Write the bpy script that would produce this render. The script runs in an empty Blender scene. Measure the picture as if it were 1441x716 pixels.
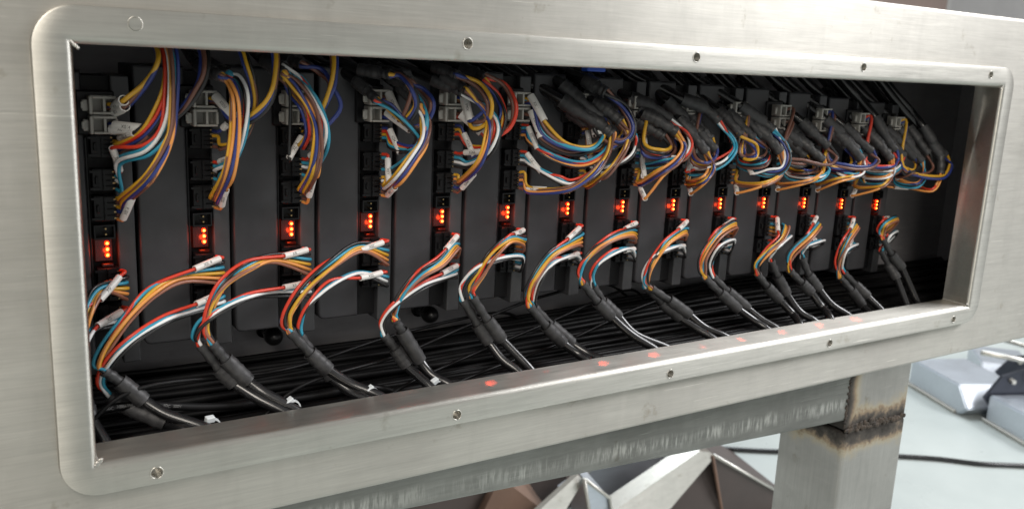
import bpy, bmesh, math, random
from mathutils import Vector, Matrix
random.seed(7)
SC = bpy.context.scene
COL = SC.collection
K = 0.001                                   # everything below is written in millimetres

# ------------------------------------------------------------------ camera
CAM_M = Matrix(((0.8483, 0.0739, -0.5243), (-0.5276, 0.2013, -0.8253), (0.0446, 0.9767, 0.2098)))
CAM_C = Vector((-54.07, -331.68, 157.75))
FPX = 1236.74
cam = bpy.data.cameras.new('camera')
cam.sensor_width = 36.0
cam.lens = 36.0 * FPX / 1441.0
cam.clip_start = 0.01
cam.clip_end = 60.0
cam.dof.use_dof = True
cam.dof.focus_distance = 0.43
cam.dof.aperture_fstop = 18.0
cam_ob = bpy.data.objects.new('camera', cam)
q = CAM_M.to_quaternion(); q.normalize()
cam_ob.matrix_world = Matrix.Translation(CAM_C * K) @ q.to_matrix().to_4x4()
COL.objects.link(cam_ob)
SC.camera = cam_ob

# ------------------------------------------------------------------ light: a workshop hall
world = bpy.data.worlds.new('World')
SC.world = world
world.use_nodes = True
bg = world.node_tree.nodes['Background']
bg.inputs['Color'].default_value = (1.0, 0.985, 0.96, 1)
bg.inputs['Strength'].default_value = 0.43

def area(name, loc, target, size, size_y, power, color):
    l = bpy.data.lights.new(name, 'AREA')
    l.shape = 'RECTANGLE'; l.size = size; l.size_y = size_y
    l.energy = power; l.color = color
    o = bpy.data.objects.new(name, l)
    o.location = loc
    d = Vector(target) - Vector(loc)
    o.rotation_euler = d.to_track_quat('-Z', 'Y').to_euler()
    COL.objects.link(o)
    return o
area('window_light', (3.25, -1.30, 2.30), (0.28, 0, 0.05), 2.0, 1.3, 142, (0.98, 0.98, 1.0))
area('hall_lamp', (-1.0, -2.0, 1.9), (0.2, 0, 0.0), 0.8, 1.6, 52, (1.0, 0.92, 0.82))
area('hall_lamp', (2.6, 2.0, 2.2), (2.0, 1.2, -0.7), 1.6, 1.6, 75, (0.86, 0.94, 1.0))

SC.view_settings.view_transform = 'Standard'
SC.view_settings.look = 'None'
SC.view_settings.exposure = 0.02
SC.view_settings.gamma = 1.0
SC.render.engine = 'CYCLES'
SC.cycles.use_denoising = True
SC.cycles.max_bounces = 8
SC.cycles.caustics_reflective = True

# ------------------------------------------------------------------ helpers
def at(u, v, y):
    """point at depth y (mm behind the frame's front face) seen at u, v of the photograph"""
    d = CAM_M @ Vector(((u - 720.5) / FPX, -(v - 358.0) / FPX, -1.0))
    return CAM_C + d * ((y - CAM_C.y) / d.y)

def atz(u, v, z):
    d = CAM_M @ Vector(((u - 720.5) / FPX, -(v - 358.0) / FPX, -1.0))
    return CAM_C + d * ((z - CAM_C.z) / d.z)

MATS = {}
def mat(name, color, rough=0.5, metal=0.0, spec=0.5, emit=None, es=0.0, coat=0.0):
    m = bpy.data.materials.new(name); m.use_nodes = True
    b = m.node_tree.nodes['Principled BSDF']
    b.inputs['Base Color'].default_value = (*color, 1)
    b.inputs['Roughness'].default_value = rough
    b.inputs['Metallic'].default_value = metal
    b.inputs['Specular IOR Level'].default_value = spec
    b.inputs['Coat Weight'].default_value = coat
    if emit:
        b.inputs['Emission Color'].default_value = (*emit, 1)
        b.inputs['Emission Strength'].default_value = es
    MATS[name] = m
    return m

def N(m, t, **kw):
    n = m.node_tree.nodes.new(t)
    for k, v in kw.items():
        if hasattr(n, k): setattr(n, k, v)
        else: n.inputs[k].default_value = v
    return n
def L(m, a, b): m.node_tree.links.new(a, b)

def noise(m, scale, sc3=(1, 1, 1), detail=4.0, rough=0.55, coord='Object', rot=(0, 0, 0)):
    tc = N(m, 'ShaderNodeTexCoord'); mp = N(m, 'ShaderNodeMapping')
    mp.inputs['Scale'].default_value = sc3
    mp.inputs['Rotation'].default_value = rot
    L(m, tc.outputs[coord], mp.inputs['Vector'])
    n = N(m, 'ShaderNodeTexNoise'); n.inputs['Scale'].default_value = scale
    n.inputs['Detail'].default_value = detail; n.inputs['Roughness'].default_value = rough
    L(m, mp.outputs['Vector'], n.inputs['Vector'])
    return n.outputs['Fac']
def ramp(m, src, stops):
    r = N(m, 'ShaderNodeValToRGB')
    e = r.color_ramp.elements
    while len(e) < len(stops): e.new(0.5)
    for el, (p, c) in zip(e, stops):
        el.position = p
        el.color = (c, c, c, 1) if isinstance(c, (int, float)) else (*c, 1)
    L(m, src, r.inputs['Fac'])
    return r.outputs['Color']
def mix(m, fac, a, b, mode='MIX'):
    n = N(m, 'ShaderNodeMix', data_type='RGBA', blend_type=mode)
    for sock, v in ((n.inputs['Factor'], fac), (n.inputs['A'], a), (n.inputs['B'], b)):
        if hasattr(v, 'is_linked'): L(m, v, sock)
        elif isinstance(v, (int, float)): sock.default_value = v
        else: sock.default_value = (*v, 1)
    return n.outputs['Result']

def brushed(name, base, r0, r1, grain=(1, 34, 34), bump=0.12, dirt_refl=0.25, aniso=0.82, vertical=False, gstr=0.20):
    """brushed or mill finished metal; the grain runs along x (or along z when vertical)"""
    m = mat(name, base, 0.4, 1.0)
    b = m.node_tree.nodes['Principled BSDF']
    fine = noise(m, 30, grain, 5, 0.8)
    mid = noise(m, 14, tuple(1 + (g_ - 1) * .35 for g_ in grain), 4, 0.7)
    big = noise(m, 7, (1, 1, 1.3), 5, 0.62)
    spots = noise(m, 60, (1, 1, 1), 4, 0.65)
    c = mix(m, gstr, base, ramp(m, fine, [(0.33, tuple(x * .45 for x in base)), (0.67, tuple(min(1, x * 1.45) for x in base))]))
    c = mix(m, gstr * .5, c, ramp(m, mid, [(0.35, tuple(x * .6 for x in base)), (0.65, tuple(min(1, x * 1.3) for x in base))]))
    c = mix(m, ramp(m, big, [(0.40, 0.0), (0.70, dirt_refl)]), c, tuple(x * .42 for x in base))  # blotches: dirt, and uneven reflections of the hall put into the colour
    refl_smear = noise(m, 16, (2.2, 2.2, .5) if not vertical else (.6, .6, 1.4), 5, 0.7)
    c = mix(m, ramp(m, refl_smear, [(0.52, 0.0), (0.75, dirt_refl * .5)]), c, tuple(x * .48 for x in base))  # dark reflections painted in as smears
    c = mix(m, ramp(m, refl_smear, [(0.26, dirt_refl * .4), (0.42, 0.0)]), c, tuple(min(1, x * 1.25) for x in base))  # bright reflections painted in likewise
    c = mix(m, ramp(m, spots, [(0.64, 0.0), (0.74, dirt_refl * 1.2)]), c, (base[0] * .5, base[1] * .46, base[2] * .38))
    for ang, thr in ((0.06, .69), (-.9, .715), (1.25, .715), (0.5, .72)):
        scr = noise(m, 22, (1, 1, 55), 2, 0.5, rot=(0, ang, 0))
        gate = noise(m, 24, (1, 1, 1), 3, 0.6, rot=(0, ang, .3))
        sc_ = ramp(m, scr, [(thr, 0.0), (thr + .015, 1.0)])
        gt = ramp(m, gate, [(0.54, 0.0), (0.62, 0.5)])
        c = mix(m, mix(m, 1.0, sc_, gt, 'MULTIPLY'), c, tuple(min(1, x * 1.45) for x in base))
    L(m, c, b.inputs['Base Color'])
    rr = N(m, 'ShaderNodeMath', operation='ADD')
    rmp = ramp(m, big, [(0.3, r0), (0.7, r1)])
    f2 = N(m, 'ShaderNodeMath', operation='MULTIPLY'); f2.inputs[1].default_value = 0.2
    L(m, fine, f2.inputs[0]); L(m, rmp, rr.inputs[0]); L(m, f2.outputs[0], rr.inputs[1])
    L(m, rr.outputs[0], b.inputs['Roughness'])
    bp = N(m, 'ShaderNodeBump'); bp.inputs['Strength'].default_value = bump; bp.inputs['Distance'].default_value = 0.0004
    L(m, fine, bp.inputs['Height']); L(m, bp.outputs['Normal'], b.inputs['Normal'])
    if aniso:
        # the highlight of a brushed face spreads across the grain
        ge = N(m, 'ShaderNodeNewGeometry'); cr = N(m, 'ShaderNodeVectorMath', operation='CROSS_PRODUCT')
        cr.inputs[1].default_value = (0.02, 0.02, 1) if vertical else (1, 0.02, 0.02)
        L(m, ge.outputs['Normal'], cr.inputs[0]); L(m, cr.outputs[0], b.inputs['Tangent'])
        b.inputs['Anisotropic'].default_value = aniso
    return m

STEEL = brushed('brushed_steel', (0.60, 0.585, 0.535), 0.22, 0.40, dirt_refl=0.36)
PANEL = brushed('brushed_panel', (0.555, 0.537, 0.49), 0.26, 0.44, dirt_refl=0.46)
PANEL.node_tree.nodes['Principled BSDF'].inputs['Metallic'].default_value = 0.82
INNER = brushed('inner_steel', (0.36, 0.355, 0.37), 0.38, 0.55, grain=(1, 14, 14), dirt_refl=0.4, aniso=0)
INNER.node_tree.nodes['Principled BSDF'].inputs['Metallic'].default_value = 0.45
TUBE = brushed('mill_tube', (0.30, 0.305, 0.285), 0.40, 0.55, grain=(1, 1, 16), dirt_refl=0.5, bump=0.25, aniso=0.3, gstr=0.35)
LEGM = brushed('leg_tube', (0.56, 0.545, 0.52), 0.34, 0.5, grain=(30, 30, 1), dirt_refl=0.5, bump=0.15, aniso=0.4, vertical=True)
def mill_marks(m):
    """pale vertical scrape marks in a row along the beam"""
    b = m.node_tree.nodes['Principled BSDF']
    src = b.inputs['Base Color'].links[0].from_socket
    tc = N(m, 'ShaderNodeTexCoord'); sp = N(m, 'ShaderNodeSeparateXYZ'); L(m, tc.outputs['Object'], sp.inputs[0])
    def mth(op, a, c):
        n = N(m, 'ShaderNodeMath', operation=op)
        for k, v in enumerate((a, c)):
            if hasattr(v, 'is_linked'): L(m, v, n.inputs[k])
            else: n.inputs[k].default_value = v
        return n.outputs[0]
    zz = mth('ADD', sp.outputs['Z'], mth('MULTIPLY', mth('ADD', sp.outputs['X'], 0.30), 0.030))
    wob = mth('MULTIPLY', mth('SUBTRACT', noise(m, 30, (3, 0, 0.1), 3, .6), .5), 0.010)
    dist = mth('ABSOLUTE', mth('ADD', mth('SUBTRACT', zz, 0.6545), wob), 0)
    band = ramp(m, mth('MULTIPLY', dist, 100.0), [(0.15, 1.0), (0.55, 0.0)])
    lines = ramp(m, noise(m, 560, (1, 0.1, 0.12), 3, .7), [(0.44, 0.0), (0.60, 1.0)])
    gaps = ramp(m, noise(m, 22, (1, 0.1, 0.5), 4, .6), [(0.38, 0.1), (0.58, 1.0)])
    fac = mth('MULTIPLY', mth('MULTIPLY', mth('MULTIPLY', band, lines), gaps), 0.75)
    L(m, mix(m, mth('MULTIPLY', fac, 0.7), src, (0.72, 0.72, 0.68)), b.inputs['Base Color'])
mill_marks(TUBE)
def scorch(m):
    """heat tint round the weld of the leg (object space, metres above the floor)"""
    b = m.node_tree.nodes['Principled BSDF']
    src = b.inputs['Base Color'].links[0].from_socket
    tc = N(m, 'ShaderNodeTexCoord'); sp = N(m, 'ShaderNodeSeparateXYZ'); L(m, tc.outputs['Object'], sp.inputs[0])
    nz = noise(m, 48, (1, 1, 1), 6, 0.7)
    def mth(op, a, c, cl=False):
        n = N(m, 'ShaderNodeMath', operation=op); n.use_clamp = cl
        for k, v in enumerate((a, c)):
            if hasattr(v, 'is_linked'): L(m, v, n.inputs[k])
            else: n.inputs[k].default_value = v
        return n.outputs[0]
    dz = mth('SUBTRACT', sp.outputs['Z'], 0.6265)
    dz = mth('ADD', dz, mth('MULTIPLY', mth('SUBTRACT', nz, 0.5), 0.034))
    dx = mth('ADD', mth('SUBTRACT', sp.outputs['X'], -0.0335), mth('MULTIPLY', mth('SUBTRACT', nz, 0.5), 0.010))
    up = mth('GREATER_THAN', sp.outputs['Z'], 0.626)
    az = mth('ABSOLUTE', dz, 0); ax = mth('ADD', mth('ABSOLUTE', dx, 0), mth('MULTIPLY', mth('SUBTRACT', 1.0, up), 1.0))
    d = mth('MINIMUM', mth('MULTIPLY', az, 1.0), mth('MULTIPLY', ax, 1.3))
    tint = ramp(m, mth('MULTIPLY', d, 46.0), [(0.0, (0.015, 0.012, 0.010)), (0.26, (0.03, 0.024, 0.018)), (0.34, (0.10, 0.075, 0.055)), (0.46, (0.36, 0.27, 0.17)), (0.62, (0.66, 0.58, 0.42)), (1.0, (0.55, 0.54, 0.52))])
    fac = ramp(m, mth('MULTIPLY', d, 46.0), [(0.0, 1.0), (0.45, 0.85), (0.95, 0.0)])
    L(m, mix(m, fac, src, tint), b.inputs['Base Color'])
    ro = b.inputs['Roughness'].links[0].from_socket
    L(m, mth('ADD', ro, mth('MULTIPLY', fac, 0.25)), b.inputs['Roughness'])
    me_ = mth('SUBTRACT', 1.0, ramp(m, mth('MULTIPLY', d, 46.0), [(0.25, 0.9), (0.6, 0.0)]))
    L(m, me_, b.inputs['Metallic'])
scorch(LEGM)
WELD = brushed('weld_bead', (0.58, 0.56, 0.52), 0.25, 0.4, grain=(1, 1, 1), dirt_refl=0.5, aniso=0)
HOPPER = brushed('hopper_steel', (0.64, 0.68, 0.74), 0.3, 0.42, dirt_refl=0.1, aniso=0)
DARKP = mat('dark_plate', (0.035, 0.04, 0.055), 0.35, 0.3)

def plastic(name, color, rough, spec=0.5, var=0.15, scale=40, bump=0.0, bs=900):
    m = mat(name, color, rough, 0.0, spec)
    b = m.node_tree.nodes['Principled BSDF']
    n = noise(m, scale, (1, 1, 1), 5, 0.6)
    L(m, mix(m, ramp(m, n, [(0.35, 0.0), (0.7, 1.0)]), tuple(x * (1 - var) for x in color), tuple(min(1, x * (1 + var)) for x in color)), b.inputs['Base Color'])
    L(m, ramp(m, n, [(0.3, max(0, rough - .07)), (0.7, min(1, rough + .1))]), b.inputs['Roughness'])
    if bump:
        n2 = noise(m, bs, (1, 1, 1), 3, 0.6)
        bp = N(m, 'ShaderNodeBump'); bp.inputs['Strength'].default_value = bump; bp.inputs['Distance'].default_value = 0.0002
        L(m, n2, bp.inputs['Height']); L(m, bp.outputs['Normal'], b.inputs['Normal'])
    return m
CASE = plastic('driver_case', (0.032, 0.032, 0.036), 0.44, 0.5, 0.4, 22, 0.3, 1800)
SINK = plastic('driver_base', (0.050, 0.051, 0.055), 0.40, 0.5, 0.3, 30, 0.2, 1500)
BOARD = plastic('slot_black', (0.006, 0.006, 0.007), 0.55, 0.3)
CONN = plastic('connector_black', (0.006, 0.006, 0.007), 0.36, 0.28)
CONNW = plastic('connector_white', (0.36, 0.35, 0.32), 0.42, 0.5, 0.08, 60)
SLEEVE = plastic('marker_white', (0.72, 0.71, 0.68), 0.40, 0.5, 0.06, 80)
SHRINK = plastic('heat_shrink_black', (0.036, 0.036, 0.038), 0.48, 0.5, 0.4, 120, 0.5, 700)
JACKET = plastic('cable_jacket', (0.011, 0.011, 0.012), 0.22, 0.65, 0.2, 60)
TROUGH = plastic('trough_jacket', (0.006, 0.006, 0.0065), 0.42, 0.22, 0.2, 60)
TIE = plastic('nylon_tie', (0.62, 0.66, 0.68), 0.35, 0.5, 0.05)
BLUE = plastic('blue_clip', (0.03, 0.10, 0.55), 0.4)
RUBBER = plastic('rubber_black', (0.010, 0.010, 0.011), 0.28)
PIN = mat('pin_brass', (0.45, 0.32, 0.16), 0.3, 1.0)
SCALE = plastic('weld_scale', (0.05, 0.037, 0.027), 0.62, 0.4, 0.7, 160, 0.8, 500)
INK = mat('black_print', (0.02, 0.02, 0.02), 0.6)
INKW = mat('white_print', (0.14, 0.14, 0.14), 0.6)
LED = mat('led_lens', (0.9, 0.2, 0.05), 0.3, emit=(1.0, 0.022, 0.003), es=4.0)
LEDCORE = mat('led_core', (1, 0.5, 0.1), 0.3, emit=(1.0, 0.22, 0.025), es=14.0)
LEDPIPE = mat('led_window', (0.035, 0.004, 0.002), 0.2, emit=(1.0, 0.05, 0.01), es=0.012)
LEDPIPE.node_tree.nodes['Principled BSDF'].inputs['Transmission Weight'].default_value = 0.3
WIRE = {}
for code, c in dict(y=(0.60, 0.33, 0.025), n=(0.16, 0.07, 0.05), b=(0.025, 0.042, 0.19), k=(0.014, 0.014, 0.015), r=(0.60, 0.045, 0.02),
                    t=(0.03, 0.27, 0.40), w=(0.74, 0.75, 0.75), o=(0.70, 0.29, 0.07), p=(0.27, 0.11, 0.07)).items():
    WIRE[code] = plastic('wire_' + code, c, 0.33, 0.5, 0.10, 90)

def mesh_obj(name, verts, faces, m, parent=None, smooth=False, loc=None):
    me = bpy.data.meshes.new(name)
    me.from_pydata([(v[0] * K, v[1] * K, v[2] * K) for v in verts], [], faces)
    me.materials.append(m)
    if smooth:
        me.polygons.foreach_set('use_smooth', [True] * len(me.polygons))
    o = bpy.data.objects.new(name, me)
    COL.objects.link(o)
    if parent: o.parent = parent
    if loc: o.location = Vector(loc) * K
    return o
def empty(name, loc=(0, 0, 0)):
    o = bpy.data.objects.new(name, None)
    o.location = Vector(loc) * K; o.empty_display_size = 0.01
    COL.objects.link(o)
    return o
def tag(o, label=None, cat=None, group=None, kind=None):
    if label: o['label'] = label
    if cat: o['category'] = cat
    if group: o['group'] = group
    if kind: o['kind'] = kind
    return o

def bm_box(bm, x0, x1, y0, y1, z0, z1, bev=0.0, seg=2):
    b2 = bmesh.new()
    r = bmesh.ops.create_cube(b2, size=1.0)
    for v in b2.verts:
        v.co = Vector(((x0 + x1) / 2 + v.co.x * (x1 - x0), (y0 + y1) / 2 + v.co.y * (y1 - y0), (z0 + z1) / 2 + v.co.z * (z1 - z0)))
    if bev: bmesh.ops.bevel(b2, geom=b2.edges[:], offset=bev, segments=seg, affect='EDGES', profile=0.5)
    tmp = bpy.data.meshes.new('tmp'); b2.to_mesh(tmp); b2.free()
    bm.from_mesh(tmp); bpy.data.meshes.remove(tmp)
def bm_obj(name, bm, m, parent=None, smooth=False, loc=None):
    for v in bm.verts: v.co *= K
    me = bpy.data.meshes.new(name); bm.to_mesh(me); bm.free()
    me.materials.append(m)
    if smooth: me.polygons.foreach_set('use_smooth', [True] * len(me.polygons))
    o = bpy.data.objects.new(name, me); COL.objects.link(o)
    if parent: o.parent = parent
    if loc: o.location = Vector(loc) * K
    return o
def box(name, dims, m, parent=None, bev=0.0, seg=2, loc=None):
    bm = bmesh.new(); bm_box(bm, *dims, bev, seg)
    return bm_obj(name, bm, m, parent, False, loc)

def spline(pts, per=7):
    P = [Vector(p) for p in pts]
    P = [P[0] * 2 - P[1]] + P + [P[-1] * 2 - P[-2]]
    out = []
    for i in range(1, len(P) - 2):
        a, b, c, d = P[i - 1], P[i], P[i + 1], P[i + 2]
        # centripetal-ish tangents keep loops smooth
        for k in range(per):
            t = k / per
            out.append(0.5 * ((2 * b) + (c - a) * t + (2 * a - 5 * b + 4 * c - d) * t * t + (3 * b - a - 3 * c + d) * t ** 3))
    out.append(P[-2].copy())
    return out

def frames(path):
    n = len(path); T = []
    for i in range(n):
        t = path[min(i + 1, n - 1)] - path[max(i - 1, 0)]
        T.append(t.normalized() if t.length > 1e-9 else Vector((0, 0, 1)))
    ref = Vector((0, 0, 1)) if abs(T[0].z) < 0.9 else Vector((1, 0, 0))
    nrm = (ref - T[0] * ref.dot(T[0])).normalized()
    F = []
    for i in range(n):
        nrm = nrm - T[i] * nrm.dot(T[i])
        if nrm.length < 1e-6: nrm = T[i].orthogonal()
        nrm.normalize()
        F.append((nrm.copy(), T[i].cross(nrm)))
    return F

def tube_mesh(path, radii, sides=8, cap=True, hollow=0.0):
    F = frames(path); V = []; Fc = []
    n = len(path)
    if not hasattr(radii, '__len__'): radii = [radii] * n
    for p, (a, b), r in zip(path, F, radii):
        for s in range(sides):
            w = 2 * math.pi * s / sides
            V.append(p + (a * math.cos(w) + b * math.sin(w)) * r)
    for i in range(n - 1):
        for s in range(sides):
            s2 = (s + 1) % sides
            Fc.append((i * sides + s, i * sides + s2, (i + 1) * sides + s2, (i + 1) * sides + s))
    if hollow:
        base = len(V)
        for e, i in ((0, 0), (1, n - 1)):
            p, (a, b), r = path[i], F[i], radii[i] - hollow
            dirn = (path[1] - path[0]) if e == 0 else (path[-2] - path[-1])
            dirn = dirn.normalized()
            for depth in (0, 2.5):
                for s in range(sides):
                    w = 2 * math.pi * s / sides
                    V.append(p + (a * math.cos(w) + b * math.sin(w)) * r + dirn * depth)
            o = base + e * 2 * sides
            for s in range(sides):
                s2 = (s + 1) % sides
                Fc.append((i * sides + s, i * sides + s2, o + s2, o + s) if e else (i * sides + s2, i * sides + s, o + s, o + s2))
                Fc.append((o + s, o + s2, o + sides + s2, o + sides + s) if e else (o + s2, o + s, o + sides + s, o + sides + s2))
    elif cap:
        Fc.append(tuple(range(sides))[::-1])
        Fc.append(tuple((n - 1) * sides + s for s in range(sides)))
    return V, Fc
def tube(name, path, r, m, parent=None, sides=8, hollow=0.0, origin=None):
    o = origin or Vector((0, 0, 0))
    V, F = tube_mesh([p - o for p in path], r, sides, True, hollow)
    ob = mesh_obj(name, V, F, m, parent, True)
    if hollow: ob.data.set_sharp_from_angle(angle=math.radians(50))
    return ob

ORD = ['first', 'second', 'third', 'fourth', 'fifth', 'sixth', 'seventh', 'eighth', 'ninth', 'tenth', 'eleventh', 'twelfth', 'thirteenth', 'fourteenth']

# ------------------------------------------------------------------ steel cabinet
XL, XR, ZB, ZT, G = -19.5, 537.0, 7.8, 158.4, 12.6        # opening and flange width
cab = empty('steel_cabinet', (250, 60, -29))
CO = Vector((250, 60, -29))
tag(cab, 'brushed stainless steel cabinet with a long framed opening full of wiring', 'cabinet')

def rrect(x0, x1, z0, z1, r, seg=10):
    out = []
    for cx, cz, a0 in ((x1 - r, z1 - r, 0), (x0 + r, z1 - r, 90), (x0 + r, z0 + r, 180), (x1 - r, z0 + r, 270)):
        for k in range(seg + 1):
            a = math.radians(a0 + 90 * k / seg)
            out.append((cx + r * math.cos(a), cz + r * math.sin(a)))
    return out
# flange: profile (distance outwards from the opening, depth), swept round the opening
prof = [(G, 4.4), (G, 0.7), (G - 0.25, 0.2), (G - 0.8, 0.0), (2.8, 0.0)]
RB = 2.8
for k in range(1, 8):
    a = math.radians(90 * k / 7)
    prof.append((RB - RB * math.sin(a), RB - RB * math.cos(a)))
prof += [(0.0, 19.6), (0.5, 20.0), (1.5, 20.0), (1.8, 19.6), (1.8, 4.4)]
V = []; F = []
nl = None
for o_, y in prof:
    rad = max(0.9, 14.0 - (G - o_) * 1.25)
    lp = rrect(XL - o_, XR + o_, ZB - o_, ZT + o_, rad)
    nl = len(lp)
    V += [Vector((x, y, z)) - CO for x, z in lp]
for i in range(len(prof)):
    j = (i + 1) % len(prof)
    for s in range(nl):
        s2 = (s + 1) % nl
        F.append((i * nl + s, i * nl + s2, j * nl + s2, j * nl + s))
frame = mesh_obj('opening_frame', V, F, STEEL, cab, True)
bm = bmesh.new(); bm.from_mesh(frame.data); bmesh.ops.recalc_face_normals(bm, faces=bm.faces[:]); bm.to_mesh(frame.data); bm.free()
# bolt holes
HT, HB = [(130.0 * k, 165.8) for k in range(5)], [(130.0 * k + 0.7, 0.0) for k in range(5)]
cut = bmesh.new()
for x, z in HT[1:] + HB:
    mtx = Matrix.Translation(Vector((x, 2, z)) - CO) @ Matrix.Rotation(math.radians(90), 4, 'X')
    bmesh.ops.create_cone(cut, cap_ends=True, segments=24, radius1=2.1, radius2=2.1, depth=9.0, matrix=mtx)
cut_ob = bm_obj('cutter', cut, STEEL, cab)
md = frame.modifiers.new('holes', 'BOOLEAN'); md.operation = 'DIFFERENCE'; md.object = cut_ob; md.solver = 'EXACT'
bpy.context.view_layer.update()
dg = bpy.context.evaluated_depsgraph_get()
newme = bpy.data.meshes.new_from_object(frame.evaluated_get(dg))
frame.modifiers.clear(); frame.data = newme
bpy.data.objects.remove(cut_ob, do_unlink=True)
frame.data.name = 'opening_frame'
try:
    frame.data.set_sharp_from_angle(angle=math.radians(35))
except Exception: pass
def ring(name, c, R, r, m, parent, ny=Vector((0, 1, 0)), seg=28):
    path = [c + Vector((R * math.cos(2 * math.pi * k / seg), 0, R * math.sin(2 * math.pi * k / seg))) for k in range(seg)]
    V = []; F = []; sd = 6
    for k, p in enumerate(path):
        rad = (p - c).normalized()
        for s in range(sd):
            w = 2 * math.pi * s / sd
            V.append(p + rad * math.cos(w) * r + ny * math.sin(w) * r)
    for k in range(seg):
        for s in range(sd):
            F.append((k * sd + s, k * sd + (s + 1) % sd, ((k + 1) % seg) * sd + (s + 1) % sd, ((k + 1) % seg) * sd + s))
    return mesh_obj(name, V, F, m, parent, True)
for k, (x, z) in enumerate(HT + HB):
    h = ring('bolt_hole', Vector((x, 0.05, z)) - CO, 2.35, 0.28, STEEL, cab)
    if k == 0:     # plugged hole near the corner
        bm = bmesh.new()
        bmesh.ops.create_cone(bm, cap_ends=True, segments=28, radius1=1.9, radius2=2.1, depth=0.5, matrix=Matrix.Translation(Vector((x, -0.15, z)) - CO) @ Matrix.Rotation(math.radians(90), 4, 'X'))
        bm_obj('plug', bm, STEEL, h)
    else:          # threaded insert deep in the hole
        bm = bmesh.new()
        bmesh.ops.create_cone(bm, cap_ends=True, segments=20, radius1=2.3, radius2=2.3, depth=0.8, matrix=Matrix.Translation(Vector((x, 4.9, z)) - CO) @ Matrix.Rotation(math.radians(90), 4, 'X'))
        bm_obj('insert', bm, INNER, h)
# corner welds
for x, z, s in ((XL, ZT, 0.75), (XL, ZB, 1.05), (XR, ZB, 0.7), (XR, ZT, 0.6)):
    bm = bmesh.new()
    sx = 1 if x < 200 else -1; sz = 1 if z < 80 else -1
    for k in range(5):
        t = k / 8
        d = -1.6 + 3.6 * min(1, t * 2) if k < 5 else 2
        p = Vector((x + sx * (0.5 - d * .55 if k < 5 else 0.1), 0.8 + (0 if k < 5 else (t - .5) * 34), z + sz * (0.5 - d * .55 if k < 5 else 0.1)))
        m4 = Matrix.Translation(p - CO) @ Matrix.Diagonal(Vector((1.0 * s * random.uniform(.6, 1.25), 0.6 * s, 1.0 * s * random.uniform(.6, 1.25), 1)))
        bmesh.ops.create_uvsphere(bm, u_segments=10, v_segments=8, radius=1.0, matrix=m4)
    bm_obj('weld_bead', bm, WELD, cab, True)

# front sheet with the opening cut out, folded back at top and bottom
PX0, PX1, PZ0, PZ1 = -420.0, 760.0, -29.0, 203.4
V = []; F = []
def quad(a, b, c, d):
    i = len(V); V.extend([Vector(p) - CO for p in (a, b, c, d)]); F.append((i, i + 1, i + 2, i + 3))
hx0, hx1, hz0, hz1 = XL - 4, XR + 4, ZB - 4, ZT + 4
BR = 2.6
for (x0, x1, z0, z1) in ((PX0, hx0, PZ0 + BR, PZ1 - BR), (hx1, PX1, PZ0 + BR, PZ1 - BR), (hx0, hx1, PZ0 + BR, hz0), (hx0, hx1, hz1, PZ1 - BR)):
    quad((x0, 4, z0), (x1, 4, z0), (x1, 4, z1), (x0, 4, z1))
for x0, x1 in ((PX0, hx0), (hx0, hx1), (hx1, PX1)):
    for sgn, zc in ((1, PZ1 - BR), (-1, PZ0 + BR)):
        prev = None
        for k in range(7):
            a = math.radians(15 * k)
            cur = (4 + BR - BR * math.cos(a), zc + sgn * BR * math.sin(a))
            if prev:
                pts = [(x0, prev[0], prev[1]), (x1, prev[0], prev[1]), (x1, cur[0], cur[1]), (x0, cur[0], cur[1])]
                quad(*(pts if sgn > 0 else pts[::-1]))
            prev = cur
        pts = [(x0, 4 + BR, zc + sgn * BR), (x1, 4 + BR, zc + sgn * BR), (x1, 250, zc + sgn * BR), (x0, 250, zc + sgn * BR)]
        quad(*(pts if sgn > 0 else pts[::-1]))
sheet = mesh_obj('front_panel', V, F, PANEL, cab)
bm = bmesh.new(); bm.from_mesh(sheet.data); bmesh.ops.remove_doubles(bm, verts=bm.verts[:], dist=1e-6); bm.to_mesh(sheet.data); bm.free()
sheet.data.polygons.foreach_set('use_smooth', [True] * len(sheet.data.polygons))
try: sheet.data.set_sharp_from_angle(angle=math.radians(40))
except Exception: pass
# inner box
box('back_plate', (-130 - CO.x, 640 - CO.x, 92 - CO.y, 94 - CO.y, -27 - CO.z, 200 - CO.z), INNER, cab)
box('inner_floor', (-130 - CO.x, 640 - CO.x, 6.0 - CO.y, 91.8 - CO.y, -27 - CO.z, -25 - CO.z), INNER, cab)
box('inner_roof', (-130 - CO.x, 640 - CO.x, 6.0 - CO.y, 91.8 - CO.y, 198 - CO.z, 200 - CO.z), INNER, cab)
box('inner_wall', (-132 - CO.x, -130.2 - CO.x, 6.0 - CO.y, 94 - CO.y, -27 - CO.z, 200 - CO.z), INNER, cab)
box('inner_wall', (640.2 - CO.x, 642 - CO.x, 6.0 - CO.y, 94 - CO.y, -27 - CO.z, 200 - CO.z), INNER, cab)

# ------------------------------------------------------------------ support frame below
fr = empty('support_frame', (470, 40, -700))
FO = Vector((470, 40, -700))
tag(fr, 'welded square tube stand with scorched weld, below the steel cabinet', 'frame')
def hollow_tube_box(name, dims, m, bev):
    x0, x1, y0, y1, z0, z1 = dims
    return box(name, (x0 - FO.x, x1 - FO.x, y0 - FO.y, y1 - FO.y, z0 - FO.z, z1 - FO.z), m, fr, bev, 3)
LX0, LX1, LY0, LY1 = 437.0, 504.0, 14.0, 68.0
leg = hollow_tube_box('leg', (LX0, LX1, LY0, LY1, -700, -74.0), LEGM, 2.5)
hollow_tube_box('leg_top', (LX0 + .6, LX1 - .6, LY0 + .8, LY1 - 1, -72.5, -29.2), LEGM, 1.2)

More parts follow.
